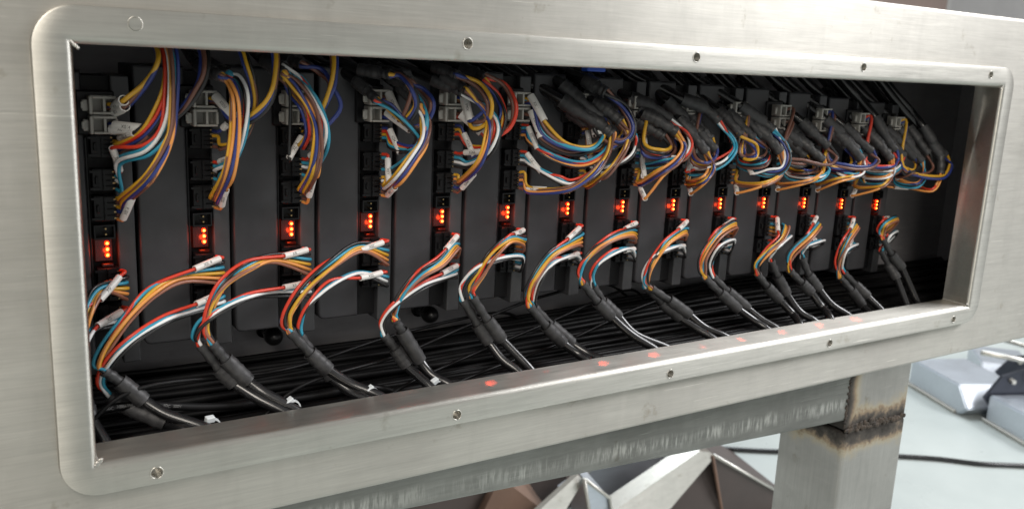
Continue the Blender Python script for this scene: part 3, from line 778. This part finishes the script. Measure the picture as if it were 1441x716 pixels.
GU = 'harnesses curving from the roof of the cabinet to the drivers'
S_, A_, B_ = 'small', 'a', 'b'
UP = [  # driver, key, colours, centre path, tube path or None
 (0, 'p', 'ynb', [(174, 147), (205, 118), (222, 88), (218, 60)], None),
 (0, 'p2', 'bnk', [(200, 186), (248, 162), (277, 128), (287, 99), (283, 62)], None),
 (0, 's1', 'kyrb', [(165, 208), (197, 192), (223, 160), (236, 118), (233, 65)], None),
 (0, 's2', 'rtw', [(167, 226), (205, 212), (230, 185), (240, 140), (236, 70)], None),
 (0, 's3', 'ynyb', [(174, 284), (208, 252), (234, 208), (244, 165), (240, 70)], None),
 (1, 'p', 'ynbk', [(325, 166), (355, 166), (380, 142), (389, 108), (384, 64)], None),
 (1, 's1', 'by', [(312, 205), (343, 192), (358, 150), (357, 118), (348, 92), (338, 62)], None),
 (1, 's2', 'rtw', [(306, 238), (330, 222), (344, 180), (346, 138), (336, 112)], [(322, 105), (310, 100), (290, 88), (270, 66)]),
 (1, 's3', 'ynob', [(305, 282), (322, 244), (329, 195), (331, 145), (325, 118)], [(312, 108), (300, 103), (280, 92), (262, 68)]),
 (2, 'p', 'ynb', [(445, 157), (461, 136), (470, 112), (467, 62)], None),
 (2, 'p2', 'nb', [(438, 186), (464, 185), (474, 155), (468, 124), (450, 101)], [(425, 91), (410, 86), (390, 76), (372, 60)]),
 (2, 's1', 'kybr', [(425, 208), (434, 188), (427, 155), (411, 128)], [(394, 106), (384, 96), (368, 80), (355, 62)]),
 (2, 's2', 'rtw', [(440, 232), (456, 205), (457, 175), (443, 140), (423, 111)], [(400, 94), (388, 88), (366, 76), (350, 58)]),
 (2, 's3', 'ybyn', [(428, 270), (441, 245), (447, 215), (447, 180), (436, 148), (415, 118)], [(400, 104), (390, 96), (372, 84), (352, 66)]),
 (3, 'p', 'nybk', [(566, 171), (584, 150), (579, 126), (563, 108)], [(550, 105), (535, 103), (505, 98), (470, 84)]),
 (3, 'p2', 'nb', [(572, 178), (600, 168), (608, 146), (594, 128)], [(578, 116), (566, 110), (544, 100), (520, 88)]),
 (3, 's1', 'kbryt', [(552, 202), (578, 208), (590, 197), (572, 173), (549, 152)], [(530, 141), (517, 128), (500, 113), (470, 95), (440, 80)]),
 (3, 's2', 'rtk', [(550, 240), (576, 222), (593, 195), (600, 170), (594, 146)], [(580, 128), (568, 118), (548, 108), (520, 94)]),
 (3, 's3', 'ywnb', [(545, 268), (562, 250), (580, 226), (597, 200), (600, 172)], [(590, 150), (580, 138), (562, 122), (535, 100)]),
 (4, 'p', 'bnyk', [(664, 178), (684, 170), (689, 145), (672, 121)], [(645, 106), (632, 102), (610, 95), (580, 82)]),
 (4, 'p2', 'nr', [(688, 192), (716, 180), (724, 150), (710, 120)], [(684, 108), (672, 103), (650, 97), (620, 84)]),
 (4, 's1', 'byr', [(660, 206), (692, 202), (708, 168), (700, 137)], [(682, 114), (670, 107), (648, 98), (620, 86)]),
 (4, 's2', 'rtw', [(660, 230), (688, 214), (700, 184), (690, 157)], [(652, 131), (636, 124), (608, 112), (580, 100), (550, 88)]),
 (4, 's3', 'yonb', [(650, 257), (676, 228), (688, 188), (684, 160)], [(658, 128), (646, 120), (622, 108), (595, 92)]),
 (5, 'p', 'yntb', [(765, 184), (794, 204), (828, 209), (846, 196)], [(850, 179), (817, 160), (790, 141), (760, 124), (730, 112)]),
 (5, 'p2', 'nk', [(762, 196), (800, 216), (838, 207), (850, 192)], [(848, 184), (826, 172), (800, 156), (770, 140), (730, 124)]),
 (5, 's1', 'rtbo', [(747, 200), (782, 223), (821, 231), (851, 214), (860, 190)], [(846, 165), (817, 143), (791, 119), (760, 100)]),
 (5, 's2', 'rtw', [(750, 232), (786, 252), (806, 258), (838, 243), (853, 217)], [(856, 186), (840, 172), (812, 152), (784, 130), (750, 110)]),
 (5, 's3', 'ynob', [(745, 269), (797, 267), (832, 246), (853, 218)], [(862, 190), (846, 176), (820, 160), (790, 142), (760, 126)]),
 (6, 'p', 'nbk', [(838, 182), (866, 198), (885, 196), (891, 177), (878, 152)], [(854, 131), (840, 122), (824, 113), (795, 100)]),
 (6, 's1', 'yob', [(830, 213), (862, 207), (876, 190)], [(867, 160), (846, 146), (820, 132), (790, 118), (760, 104)]),
 (6, 's2', 'rtw', [(838, 236), (869, 231), (889, 218), (896, 195)], [(884, 168), (870, 150), (850, 132), (820, 112)]),
 (6, 's3', 'yyn', [(826, 263), (853, 245), (876, 215), (884, 190)], [(874, 172), (858, 158), (836, 144), (800, 122)]),
 (7, 'p', 'ykn', [(905, 202), (930, 214), (944, 208)], [(935, 193), (918, 183), (898, 171), (870, 152), (845, 135)]),
 (7, 's1', 'wrk', [(908, 214), (940, 224), (962, 222), (972, 206), (964, 186)], [(943, 168), (914, 148), (886, 138), (860, 126), (830, 110)]),
 (7, 's2', 'wtb', [(905, 232), (935, 228), (956, 221), (963, 206)], [(951, 190), (924, 169), (899, 154), (870, 138), (840, 118)]),
 (7, 's3', 'yonb', [(900, 260), (930, 243), (953, 227), (962, 206)], [(952, 186), (930, 172), (905, 160), (880, 144)]),
 (8, 'p', 'nb', [(974, 214), (992, 230), (1005, 224)], [(1006, 211), (986, 189), (972, 174), (950, 155), (925, 135)]),
 (8, 's1', 'btw', [(975, 234), (996, 237), (1005, 226)], [(985, 206), (963, 168), (937, 142), (915, 126), (890, 112)]),
 (8, 's2', 'rwtk', [(970, 240), (1010, 233), (1030, 216), (1031, 198)], [(1012, 171), (992, 151), (959, 139), (930, 124), (900, 110)]),
 (8, 's3', 'onyb', [(968, 260), (990, 254), (1002, 236)], [(994, 214), (975, 190), (955, 168), (930, 146)]),
 (9, 'p', 'nby', [(1046, 214), (1062, 220), (1061, 206)], [(1043, 190), (1026, 171), (1010, 156), (985, 138), (960, 120)]),
 (9, 's1', 'bkrt', [(1040, 226), (1074, 230), (1083, 214)], [(1060, 195), (1041, 176), (1022, 157), (1000, 142), (970, 122)]),
 (9, 's2', 'wnbt', [(1046, 231), (1080, 244), (1101, 240), (1110, 222), (1104, 202)], [(1089, 184), (1074, 172), (1041, 149), (1010, 130), (985, 114)]),
 (9, 's3', 'yo', [(1036, 259), (1074, 260), (1100, 244)], [(1098, 214), (1080, 192), (1060, 176), (1035, 156)]),
 (10, 'p', 'nk', [(1100, 216), (1132, 226), (1164, 232), (1178, 222)], [(1165, 206), (1146, 189), (1127, 171), (1100, 150), (1070, 128)]),
 (10, 's1', 'bny', [(1110, 234), (1134, 241), (1148, 236)], [(1132, 220), (1113, 201), (1094, 183), (1070, 166), (1040, 142)]),
 (10, 's2', 'trw', [(1110, 246), (1150, 251), (1166, 240)], [(1153, 221), (1124, 202), (1103, 183), (1080, 164), (1050, 140)]),
 (10, 's3', 'oy', [(1094, 260), (1133, 256), (1155, 246)], [(1158, 226), (1140, 210), (1120, 194), (1090, 170)]),
 (11, 'p', 'bn', [(1165, 222), (1192, 234), (1222, 236), (1234, 226)], [(1226, 213), (1206, 196), (1186, 177), (1160, 156), (1130, 134)]),
 (11, 's2', 'trwn', [(1165, 236), (1190, 249), (1209, 247), (1217, 232)], [(1206, 211), (1183, 187), (1160, 168), (1135, 148), (1105, 126)]),
 (11, 's3', 'oy', [(1150, 260), (1180, 252), (1204, 246)], [(1212, 224), (1194, 202), (1174, 184), (1140, 160)]),
 (12, 'p', 'rb', [(1218, 226), (1252, 234), (1264, 226)], [(1259, 212), (1244, 189), (1231, 165), (1210, 140), (1190, 118)]),
 (12, 's2', 'yowb', [(1215, 250), (1244, 252), (1257, 240)], [(1250, 216), (1233, 199), (1215, 181), (1190, 160), (1160, 138)]),
 (12, 's3', 'oy', [(1204, 265), (1240, 263), (1254, 246)], [(1254, 224), (1240, 206), (1224, 190), (1200, 168)]),
 (13, 'p', 'yb', [(1270, 236), (1322, 250), (1337, 234)], [(1330, 219), (1312, 199), (1298, 178), (1280, 155), (1258, 130)]),
 (13, 's1', 'ybk', [(1260, 244), (1284, 242), (1291, 232)], [(1286, 222), (1263, 197), (1244, 181), (1220, 160), (1195, 138)]),
 (13, 's2', 'obt', [(1262, 256), (1290, 260), (1301, 246)], [(1297, 227), (1281, 206), (1266, 182), (1245, 160), (1220, 138)]),
 (6, 'p2', 'nk', [(840, 196), (866, 206), (878, 196)], [(870, 172), (852, 150), (834, 136), (810, 120)]),
 (7, 'p2', 'nb', [(905, 212), (935, 222), (950, 210)], [(942, 186), (926, 168), (906, 152), (880, 134)]),
 (8, 'p2', 'yn', [(974, 222), (994, 232), (1008, 220)], [(1000, 196), (984, 176), (966, 158), (944, 140)]),
 (9, 'p2', 'nk', [(1040, 216), (1068, 224), (1078, 212)], [(1072, 192), (1054, 172), (1036, 158), (1010, 140)]),
 (10, 'p2', 'nk', [(1098, 222), (1128, 232), (1140, 222)], [(1136, 208), (1120, 192), (1104, 176), (1080, 154)]),
 (11, 'p2', 'yb', [(1160, 228), (1190, 236), (1200, 226)], [(1190, 206), (1172, 190), (1154, 174), (1130, 152)]),
 (11, 's1', 'trb', [(1160, 234), (1192, 242), (1212, 236)], [(1216, 222), (1198, 204), (1180, 188), (1155, 166)]),
 (12, 'p2', 'kn', [(1215, 228), (1240, 238), (1252, 230)], [(1240, 208), (1226, 190), (1212, 172), (1190, 150)]),
 (12, 's1', 'rwt', [(1215, 238), (1248, 244), (1266, 236)], [(1272, 220), (1256, 202), (1240, 184), (1215, 160)]),
 (13, 'p2', 'nk', [(1270, 240), (1300, 246), (1312, 236)], [(1306, 216), (1292, 198), (1278, 180), (1255, 156)]),
 (13, 's3', 'or', [(1285, 262), (1312, 267)], [(1323, 246), (1325, 220), (1309, 199), (1288, 174), (1265, 148)]),
]
KEYW = {'p': 'upper white plug', 'p2': 'lower white plug', 's1': 'first black socket', 's2': 'second black socket', 's3': 'third black socket'}
CN = dict(y='yellow', n='brown', b='blue', k='black', r='red', t='teal', w='white', o='orange')
for i, key, cols, px, tp in UP:
    if key[0] == 's' and len(cols) < 6:        # a few more strands in every signal bundle
        cols += {'s1': 'kn', 's2': 'kt', 's3': 'no'}[key][:(2 if i < 4 or i > 6 else 1) if len(cols) < 5 else 1]
    n = len(cols); power = key[0] == 'p'
    pins = [pin(i, key, j, n) for j in range(n)]
    base = {'p': 33, 'p2': 36, 's1': 36, 's2': 33, 's3': 29}[key]
    cen = bpath(px, [46 if not power else 38, base, base - 3, base - 2, base + 3])
    tail = None; T = None
    if tp:
        T = bpath(tp, [base + 4, base + 9, base + 15, base + 24, base + 30] if len(tp) == 5 else [base + 4, base + 9, base + 16, base + 30])
        dv = (T[-1] - T[-2]).normalized()
        tail = [T[-1] + dv * 25 + Vector((0, 4, 6))]
    else:
        d = cen[-1] - cen[-2]
        cen.append(cen[-1] + Vector((-6, 12, 14)))
        cen.append(cen[-1] + Vector((-16, 16, 12)))
    names = []
    for c in cols:
        if CN[c] not in names: names.append(CN[c])
    names = names[:4]
    cl = names[0] if len(names) == 1 else ', '.join(names[:-1]) + ' and ' + names[-1]
    lab = '%s wires to %s of %s driver from left' % (cl, KEYW[key], ORD[i])
    if power and i > 6: sl = []
    elif power: sl = [(0, -2.5, 15.0)] + ([(1, -3.0, 13.5)] if i % 2 == 0 else [])
    else: sl = [(0 if key != 's3' else n - 1, 1.0 + (i * 7 % 5), 12.5)]
    harness('wire_harness', lab, 'wire harness', GU, pins, cen, cols, 0.98 if power else 0.74, 1.25 if power else 1.0, T,
            sleeves=sl, sleeve_r=2.0 if power else 1.45, tube_r=(2.9, 4.0, 3.0) if i > 4 else (2.2, 3.0, 2.4), tail=tail, txt=CHARS[(i * 3 + 1) % 14],
            exit_v=Vector((3, -4, -.5)) if power else Vector((1.5, -2.5, -.2)))

# ------------------------------------------------------------------ cables lying in the trough
rng = random.Random(11)
NC = 93
for k in range(NC):
    row = k % 3
    f = (k // 3) / (NC // 3)
    y0 = 24 + 62 * f + rng.uniform(-2, 2)
    z0 = (-14 + 24 * f) + row * 3.0 - 4 + rng.uniform(-.8, .8)
    r = rng.choice((1.4, 1.6, 1.6, 1.8, 1.3))
    drift = rng.uniform(-7, 7)
    pts = []
    ph = rng.uniform(0, 6.28); amp = rng.uniform(.5, 1.8)
    for s in range(15):
        x = -125 + 760 * s / 14
        t = s / 14 - .5
        y = y0 + drift * t + amp * math.sin(ph + s * .9)
        y = min(88.5, max(23.5, y))
        z = z0 + f * 0.03 * min(250, max(-60, x - 100)) + 1.2 * math.sin(ph * 2 + s * .7) + (0.8 * row * math.sin(ph + s * .5) if row == 2 else 0) - 4.0 * t
        pts.append(Vector((x, y, max(-21.5, z))))
    o0 = Vector((250, y0, z0))
    c = empty('trough_cable', o0)
    tag(c, 'black round cable lying lengthwise among others in the cabinet bottom', 'cable', 'cables along the cabinet bottom')
    tube('jacket', [p - o0 for p in spline(pts, 6)], r, TROUGH, c, 10)
# a few cables that cross the heap at a slant
for k, pp in enumerate([[(430, 540), (560, 500), (665, 455), (760, 418), (850, 400)], [(560, 548), (650, 505), (780, 450), (880, 408)], [(640, 540), (800, 478), (900, 432), (1000, 400)], [(200, 545), (400, 520), (560, 470), (700, 440)],
                        [(150, 575), (300, 572), (420, 560), (520, 545)]]):
    P = [at(u, v, 34 + 44 * s / (len(pp) - 1) if k < 4 else 36 + s) for s, (u, v) in enumerate(pp)]
    P = [P[0] + Vector((-25, -4, -14))] + P + [P[-1] + Vector((25, 6, -12))]
    o0 = P[len(P) // 2].copy()
    c = empty('trough_cable', o0)
    tag(c, ['black cable slanting over the heap below the fifth driver', 'black cable slanting over the heap below the sixth driver', 'black cable slanting over the heap below the eighth driver',
            'black cable slanting over the heap below the third driver', 'black cable with faint white lettering near the lower left corner'][k], 'cable', 'cables along the cabinet bottom')
    pth = spline(P, 8)
    j = tube('jacket', [p - o0 for p in pth], 0.9 if k < 4 else 1.8, TROUGH, c, 10)
    if k == 4:
        for u in (185, 245, 290):
            c0 = min(pth, key=lambda p: (p - at(u, 573, 31)).length)
            ii = pth.index(c0)
            t_ = text_on(pth[max(0, ii - 4):ii + 5], 1.8, '24AWG  80C  300V', j, INKW, 1.7, 0.0)
            t_.data.transform(Matrix.Translation(-o0 * K))

# ------------------------------------------------------------------ small things
TIES = [(295, 592, 0), (408, 566, 1), (521, 549, 1), (612, 538, 1), (934, 488, 2), (1018, 471, 2), (1091, 461, 2), (1143, 449, 2)]
for k, (u, v, kd) in enumerate(TIES):
    p = at(u, v, 25.5)
    t = empty('cable_tie', p)
    tag(t, 'small white nylon cable tie poking up behind the lower lip, %s from the left' % ORD[k], 'cable tie', 'white cable ties along the lip')
    s = 1.0 if kd < 2 else .8
    bm = bmesh.new(); bm_box(bm, -2.6 * s, 2.6 * s, -1.8 * s, 1.8 * s, -0.5 * s, 3.0 * s, .5, 2)
    hd_ = bm_obj('head', bm, TIE, t)
    hd_.rotation_euler = (0.2, [0.05, -0.5, -.45, -.4, .2, .2, .2, .2][k], 0.2)
    t.scale = (.72, .72, .72)
    # strap: a band bent round the cable
    V = []; F = []
    for j in range(15):
        a = math.radians(-60 + 300 * j / 14)
        c_, s_ = math.cos(a) * 4.2, math.sin(a) * 4.2
        for w, rr in ((-1.3, 1), (1.3, 1), (1.3, 1.2), (-1.3, 1.2)):
            V.append(Vector((s_ * rr + 1.5, w, c_ * rr - 3.6)))
    for j in range(14):
        for q_ in range(4):
            F.append((j * 4 + q_, j * 4 + (q_ + 1) % 4, (j + 1) * 4 + (q_ + 1) % 4, (j + 1) * 4 + q_))
    mesh_obj('strap', V, F, TIE, t)
for k, (u, v) in enumerate([(382, 470), (601, 440)]):
    p = at(u, v, 82)
    b = empty('rubber_bumper', p); b.scale = (.75, 1, .75)
    tag(b, 'round glossy black rubber bumper below the %s driver' % ('third' if k == 0 else 'fifth'), 'bumper', 'black rubber bumpers')
    V = []; F = []
    pr = [(0.01, -9.0), (2.5, -8.6), (4.6, -7.2), (5.9, -5.0), (6.2, -2.6), (5.6, -.5), (4.2, 1.0), (4.0, 9.8), (6.5, 10.0)]
    for r_, y in pr:
        for s in range(18):
            a = 2 * math.pi * s / 18
            V.append(Vector((r_ * math.cos(a), y, r_ * math.sin(a))))
    for j in range(len(pr) - 1):
        for s in range(18):
            F.append((j * 18 + s, j * 18 + (s + 1) % 18, (j + 1) * 18 + (s + 1) % 18, (j + 1) * 18 + s))
    mesh_obj('dome', V, F, RUBBER, b, True)
p = at(835, 101, 50)
bc = empty('blue_clip', p)
tag(bc, 'small blue plastic clip peeking out below the upper frame edge', 'clip')
bm = bmesh.new(); bm_box(bm, -4.5, 4.5, -3, 3, 0, 16, .6, 2)
for v_ in bm.verts:
    if v_.co.z < 4: v_.co.x *= 1.35
bm_obj('body', bm, BLUE, bc)
bm = bmesh.new(); bm_box(bm, -2.2, 2.2, -4, 4, 16, 48, .5, 1); bm_obj('stem', bm, BLUE, bc)

# ------------------------------------------------------------------ the hall behind
FLOORM = mat('epoxy_floor', (0.55, 0.60, 0.61), 0.28)
_b = FLOORM.node_tree.nodes['Principled BSDF']
_n = noise(FLOORM, 1.3, (1, 1, 1), 6, 0.6)
L(FLOORM, mix(FLOORM, ramp(FLOORM, _n, [(0.35, 0.0), (0.7, 1.0)]), (0.36, 0.40, 0.39), (0.52, 0.56, 0.54)), _b.inputs['Base Color'])
L(FLOORM, ramp(FLOORM, noise(FLOORM, 4, (1, 1, 1), 5, .6), [(0.3, 0.2), (0.7, 0.42)]), _b.inputs['Roughness'])
fl = mesh_obj('floor', [(-9000, -9000, -700), (12000, -9000, -700), (12000, 12000, -700), (-9000, 12000, -700)], [(0, 1, 2, 3)], FLOORM)
tag(fl, kind='structure')
WALLM = plastic('hall_wall', (0.80, 0.80, 0.81), 0.8, 0.2, 0.06, 2)
wl = box('wall', (-3000, 12000, 6000, 6100, -699, 4000), WALLM); tag(wl, kind='structure')
BROWN = plastic('brown_board', (0.60, 0.46, 0.42), 0.55, 0.4, 0.1, 3)
WHITE = mat('white_strip', (0.8, 0.8, 0.8), 0.5)
pa, pb = at(985, -20, 4000), at(1332, 10, 4000)
bp_ = empty('partition_board', (pa.x, 4000, -700))
tag(bp_, 'brown board with a white edge strip standing far behind the cabinet', 'partition')
wdt = pb.x - pa.x
box('board', (0, wdt, 0, 40, 2, 1900), BROWN, bp_, 4)
box('edge_strip', (wdt + 1, wdt + 45, -10, 50, 2, 1900), WHITE, bp_, 4)

def slab(name, px, y, depth, m, parent, lean=0.0):
    """thick folded sheet: outline at depth y, running back by depth"""
    o = parent.location / K
    A = [at(u, v, y + lean * (716 - v)) for u, v in px]
    Bk = [p + Vector((depth * .25, depth, 0)) for p in A]
    n_ = len(px)
    F = [tuple(range(n_)), tuple(range(n_, 2 * n_))[::-1]] + [(k, n_ + k, n_ + (k + 1) % n_, (k + 1) % n_) for k in range(n_)]
    ob = mesh_obj(name, [p - o for p in A + Bk], F, m, parent)
    b3 = bmesh.new(); b3.from_mesh(ob.data); bmesh.ops.recalc_face_normals(b3, faces=b3.faces[:]); b3.to_mesh(ob.data); b3.free()
    return ob
g = 'folded sheet metal pieces stacked behind the crossbeam'
CARD = plastic('brown_sheet', (0.20, 0.125, 0.09), 0.6, 0.3, 0.15, 9)
SHADE_BROWN = plastic('shade_brown_sheet', (0.075, 0.058, 0.052), 0.5, 0.4, 0.2, 5)  # dark reflections and shade on folded steel, put into the base colour
def rim(px, y, m, parent, lean=0.0):
    A = [at(u, v, y + lean * (716 - v)) for u, v in px]
    o = parent.location / K
    return tube('rim', [p - o for p in A], 3.2, m, parent, 8)
def piece(name, label, anchor, cat='metal sheet'):
    o = empty(name, at(*anchor)); o.location.z = -0.699
    return tag(o, label, cat, g)
p_ = piece('folded_box', 'folded steel box with shade painted dark brown, one corner up, left of the welded leg', (1010, 700, 760), 'box')
slab('side_panel', [(1004, 640), (1140, 716), (1160, 800), (1030, 800)], 760, 240, SHADE_BROWN, p_)
slab('side_panel', [(1003, 641), (1029, 800), (900, 800), (935, 712)], 761, 200, SHADE_BROWN, p_, 0.3)
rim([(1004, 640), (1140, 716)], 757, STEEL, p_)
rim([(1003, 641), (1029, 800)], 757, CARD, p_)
p_ = piece('folded_sheet', 'light grey steel strip slanting up to the dark box corner', (940, 700, 735))
slab('strip', [(1000, 636), (1006, 642), (905, 760), (820, 760)], 740, 14, STEEL, p_, 0.25)
slab('fold', [(985, 634), (1000, 636), (815, 764), (806, 758)], 736, 40, STEEL, p_, 0.25)
p_ = piece('folded_sheet', 'pale bluish steel panel behind the slanting strip', (880, 690, 850))
slab('panel', [(790, 690), (860, 640), (1000, 600), (990, 640), (870, 720), (830, 740)], 870, 20, HOPPER, p_)
rim([(790, 690), (860, 640), (1000, 600)], 867, STEEL, p_)
p_ = piece('folded_box', 'small steel box with a bright upright edge under the crossbeam', (815, 700, 740), 'box')
slab('side_panel', [(813, 668), (822, 674), (770, 760), (712, 760)], 742, 12, STEEL, p_, 0.2)
slab('side_panel', [(823, 674), (858, 700), (866, 760), (836, 760)], 741, 100, HOPPER, p_)
rim([(823, 674), (858, 700), (866, 760)], 738, STEEL, p_)
rim([(822, 673), (836, 760)], 738, STEEL, p_)
p_ = piece('folded_box', 'brown sheet box with shade painted dark brown, lying lowest under the middle of the crossbeam', (700, 710, 745), 'box')
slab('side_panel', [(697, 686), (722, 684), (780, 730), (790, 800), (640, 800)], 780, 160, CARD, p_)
slab('side_panel', [(560, 700), (695, 687), (690, 800), (500, 800)], 800, 160, SHADE_BROWN, p_)
slab('side_panel', [(700, 640), (790, 640), (830, 690), (800, 760), (690, 760)], 960, 160, SHADE_BROWN, p_)

def hopper(name, label, cx, cy, rz, sc=1.0, plate=True):
    o = empty(name, (cx, cy, -699)); tag(o, label, 'hopper', 'weigher hoppers lying on the hall floor')
    w, d, h = 130 * sc, 190 * sc, 120 * sc
    prof_ = [(-d, 0), (d * .8, 0), (d * 1.05, h * .35), (d * .70, h), (-d, h)]
    bm = bmesh.new()
    va = [bm.verts.new((-w, y, z)) for y, z in prof_]; vb = [bm.verts.new((w, y, z)) for y, z in prof_]
    bm.faces.new(va[::-1]); bm.faces.new(vb)
    for k in range(5): bm.faces.new((va[k], va[(k + 1) % 5], vb[(k + 1) % 5], vb[k]))
    bmesh.ops.recalc_face_normals(bm, faces=bm.faces[:])
    bmesh.ops.bevel(bm, geom=bm.edges[:], offset=4, segments=2, affect='EDGES')
    bm_obj('body', bm, HOPPER, o)
    bm = bmesh.new(); bm_box(bm, -w - 6, w + 6, -d - 8, d * .72, -0.5, 9, 2, 1); bm_obj('rim', bm, STEEL, o)
    if plate:
        bm = bmesh.new()
        pp = [(-1.4 * w, .15 * h), (.0 * w, -.02 * h), (.6 * w, .75 * h), (.1 * w, 1.5 * h), (-1.2 * w, 1.9 * h), (-1.3 * w, 1.1 * h)]
        va = [bm.verts.new((x, d * 1.08, z + 4)) for x, z in pp]; vb = [bm.verts.new((x, d * 1.16, z + 4)) for x, z in pp]
        bm.faces.new(va); bm.faces.new(vb[::-1])
        for k in range(6): bm.faces.new((va[k], vb[k], vb[(k + 1) % 6], va[(k + 1) % 6]))
        bmesh.ops.recalc_face_normals(bm, faces=bm.faces[:])
        pl = bm_obj('hinge_plate', bm, DARKP, o)
        for x, z in ((.05 * w, .25 * h), (-.35 * w, .2 * h), (-.2 * w, 1.4 * h), (-.7 * w, 1.55 * h), (-1.05 * w, .9 * h)):
            bm = bmesh.new(); bmesh.ops.create_cone(bm, cap_ends=True, segments=12, radius1=12 * sc, radius2=9 * sc, depth=22 * sc, matrix=Matrix.Translation((x, d * 1.2, z)) @ Matrix.Rotation(math.radians(-90), 4, 'X'))
            bm_obj('bolt', bm, STEEL, pl)
        bm = bmesh.new(); bmesh.ops.create_cone(bm, cap_ends=True, segments=16, radius1=7, radius2=7, depth=3.2 * w, matrix=Matrix.Translation((-.8 * w, d * 1.02, h * 2.0)) @ Matrix.Rotation(math.radians(80), 4, 'Y'))
        bm_obj('hinge_rod', bm, STEEL, o, True)
    o.rotation_euler = (0, 0, rz)
    return o
hopper('weigher_hopper', 'grey hopper with a dark hinge plate, just right of the welded leg', 2274, 950, math.pi - 0.4, 0.66)
hopper('weigher_hopper', 'grey hopper cut by the right edge of the picture', 2205, 690, math.pi - 0.4, 0.62, False)

hopper('weigher_hopper', 'grey hopper standing behind the others at the right picture edge', 2560, 1010, 2.3, 0.55)

# cord on the floor
CP = [atz(u, v, -694) for u, v in ((940, 626), (1010, 630), (1080, 634), (1170, 636), (1260, 641), (1320, 645), (1380, 652), (1441, 655), (1520, 662))]
o0 = CP[4].copy(); c = empty('floor_cord', o0)
tag(c, 'thin dark cord running across the pale floor behind the leg', 'cord')
tube('jacket', [p - o0 for p in spline(CP, 8)], 5.5, JACKET, c, 8)
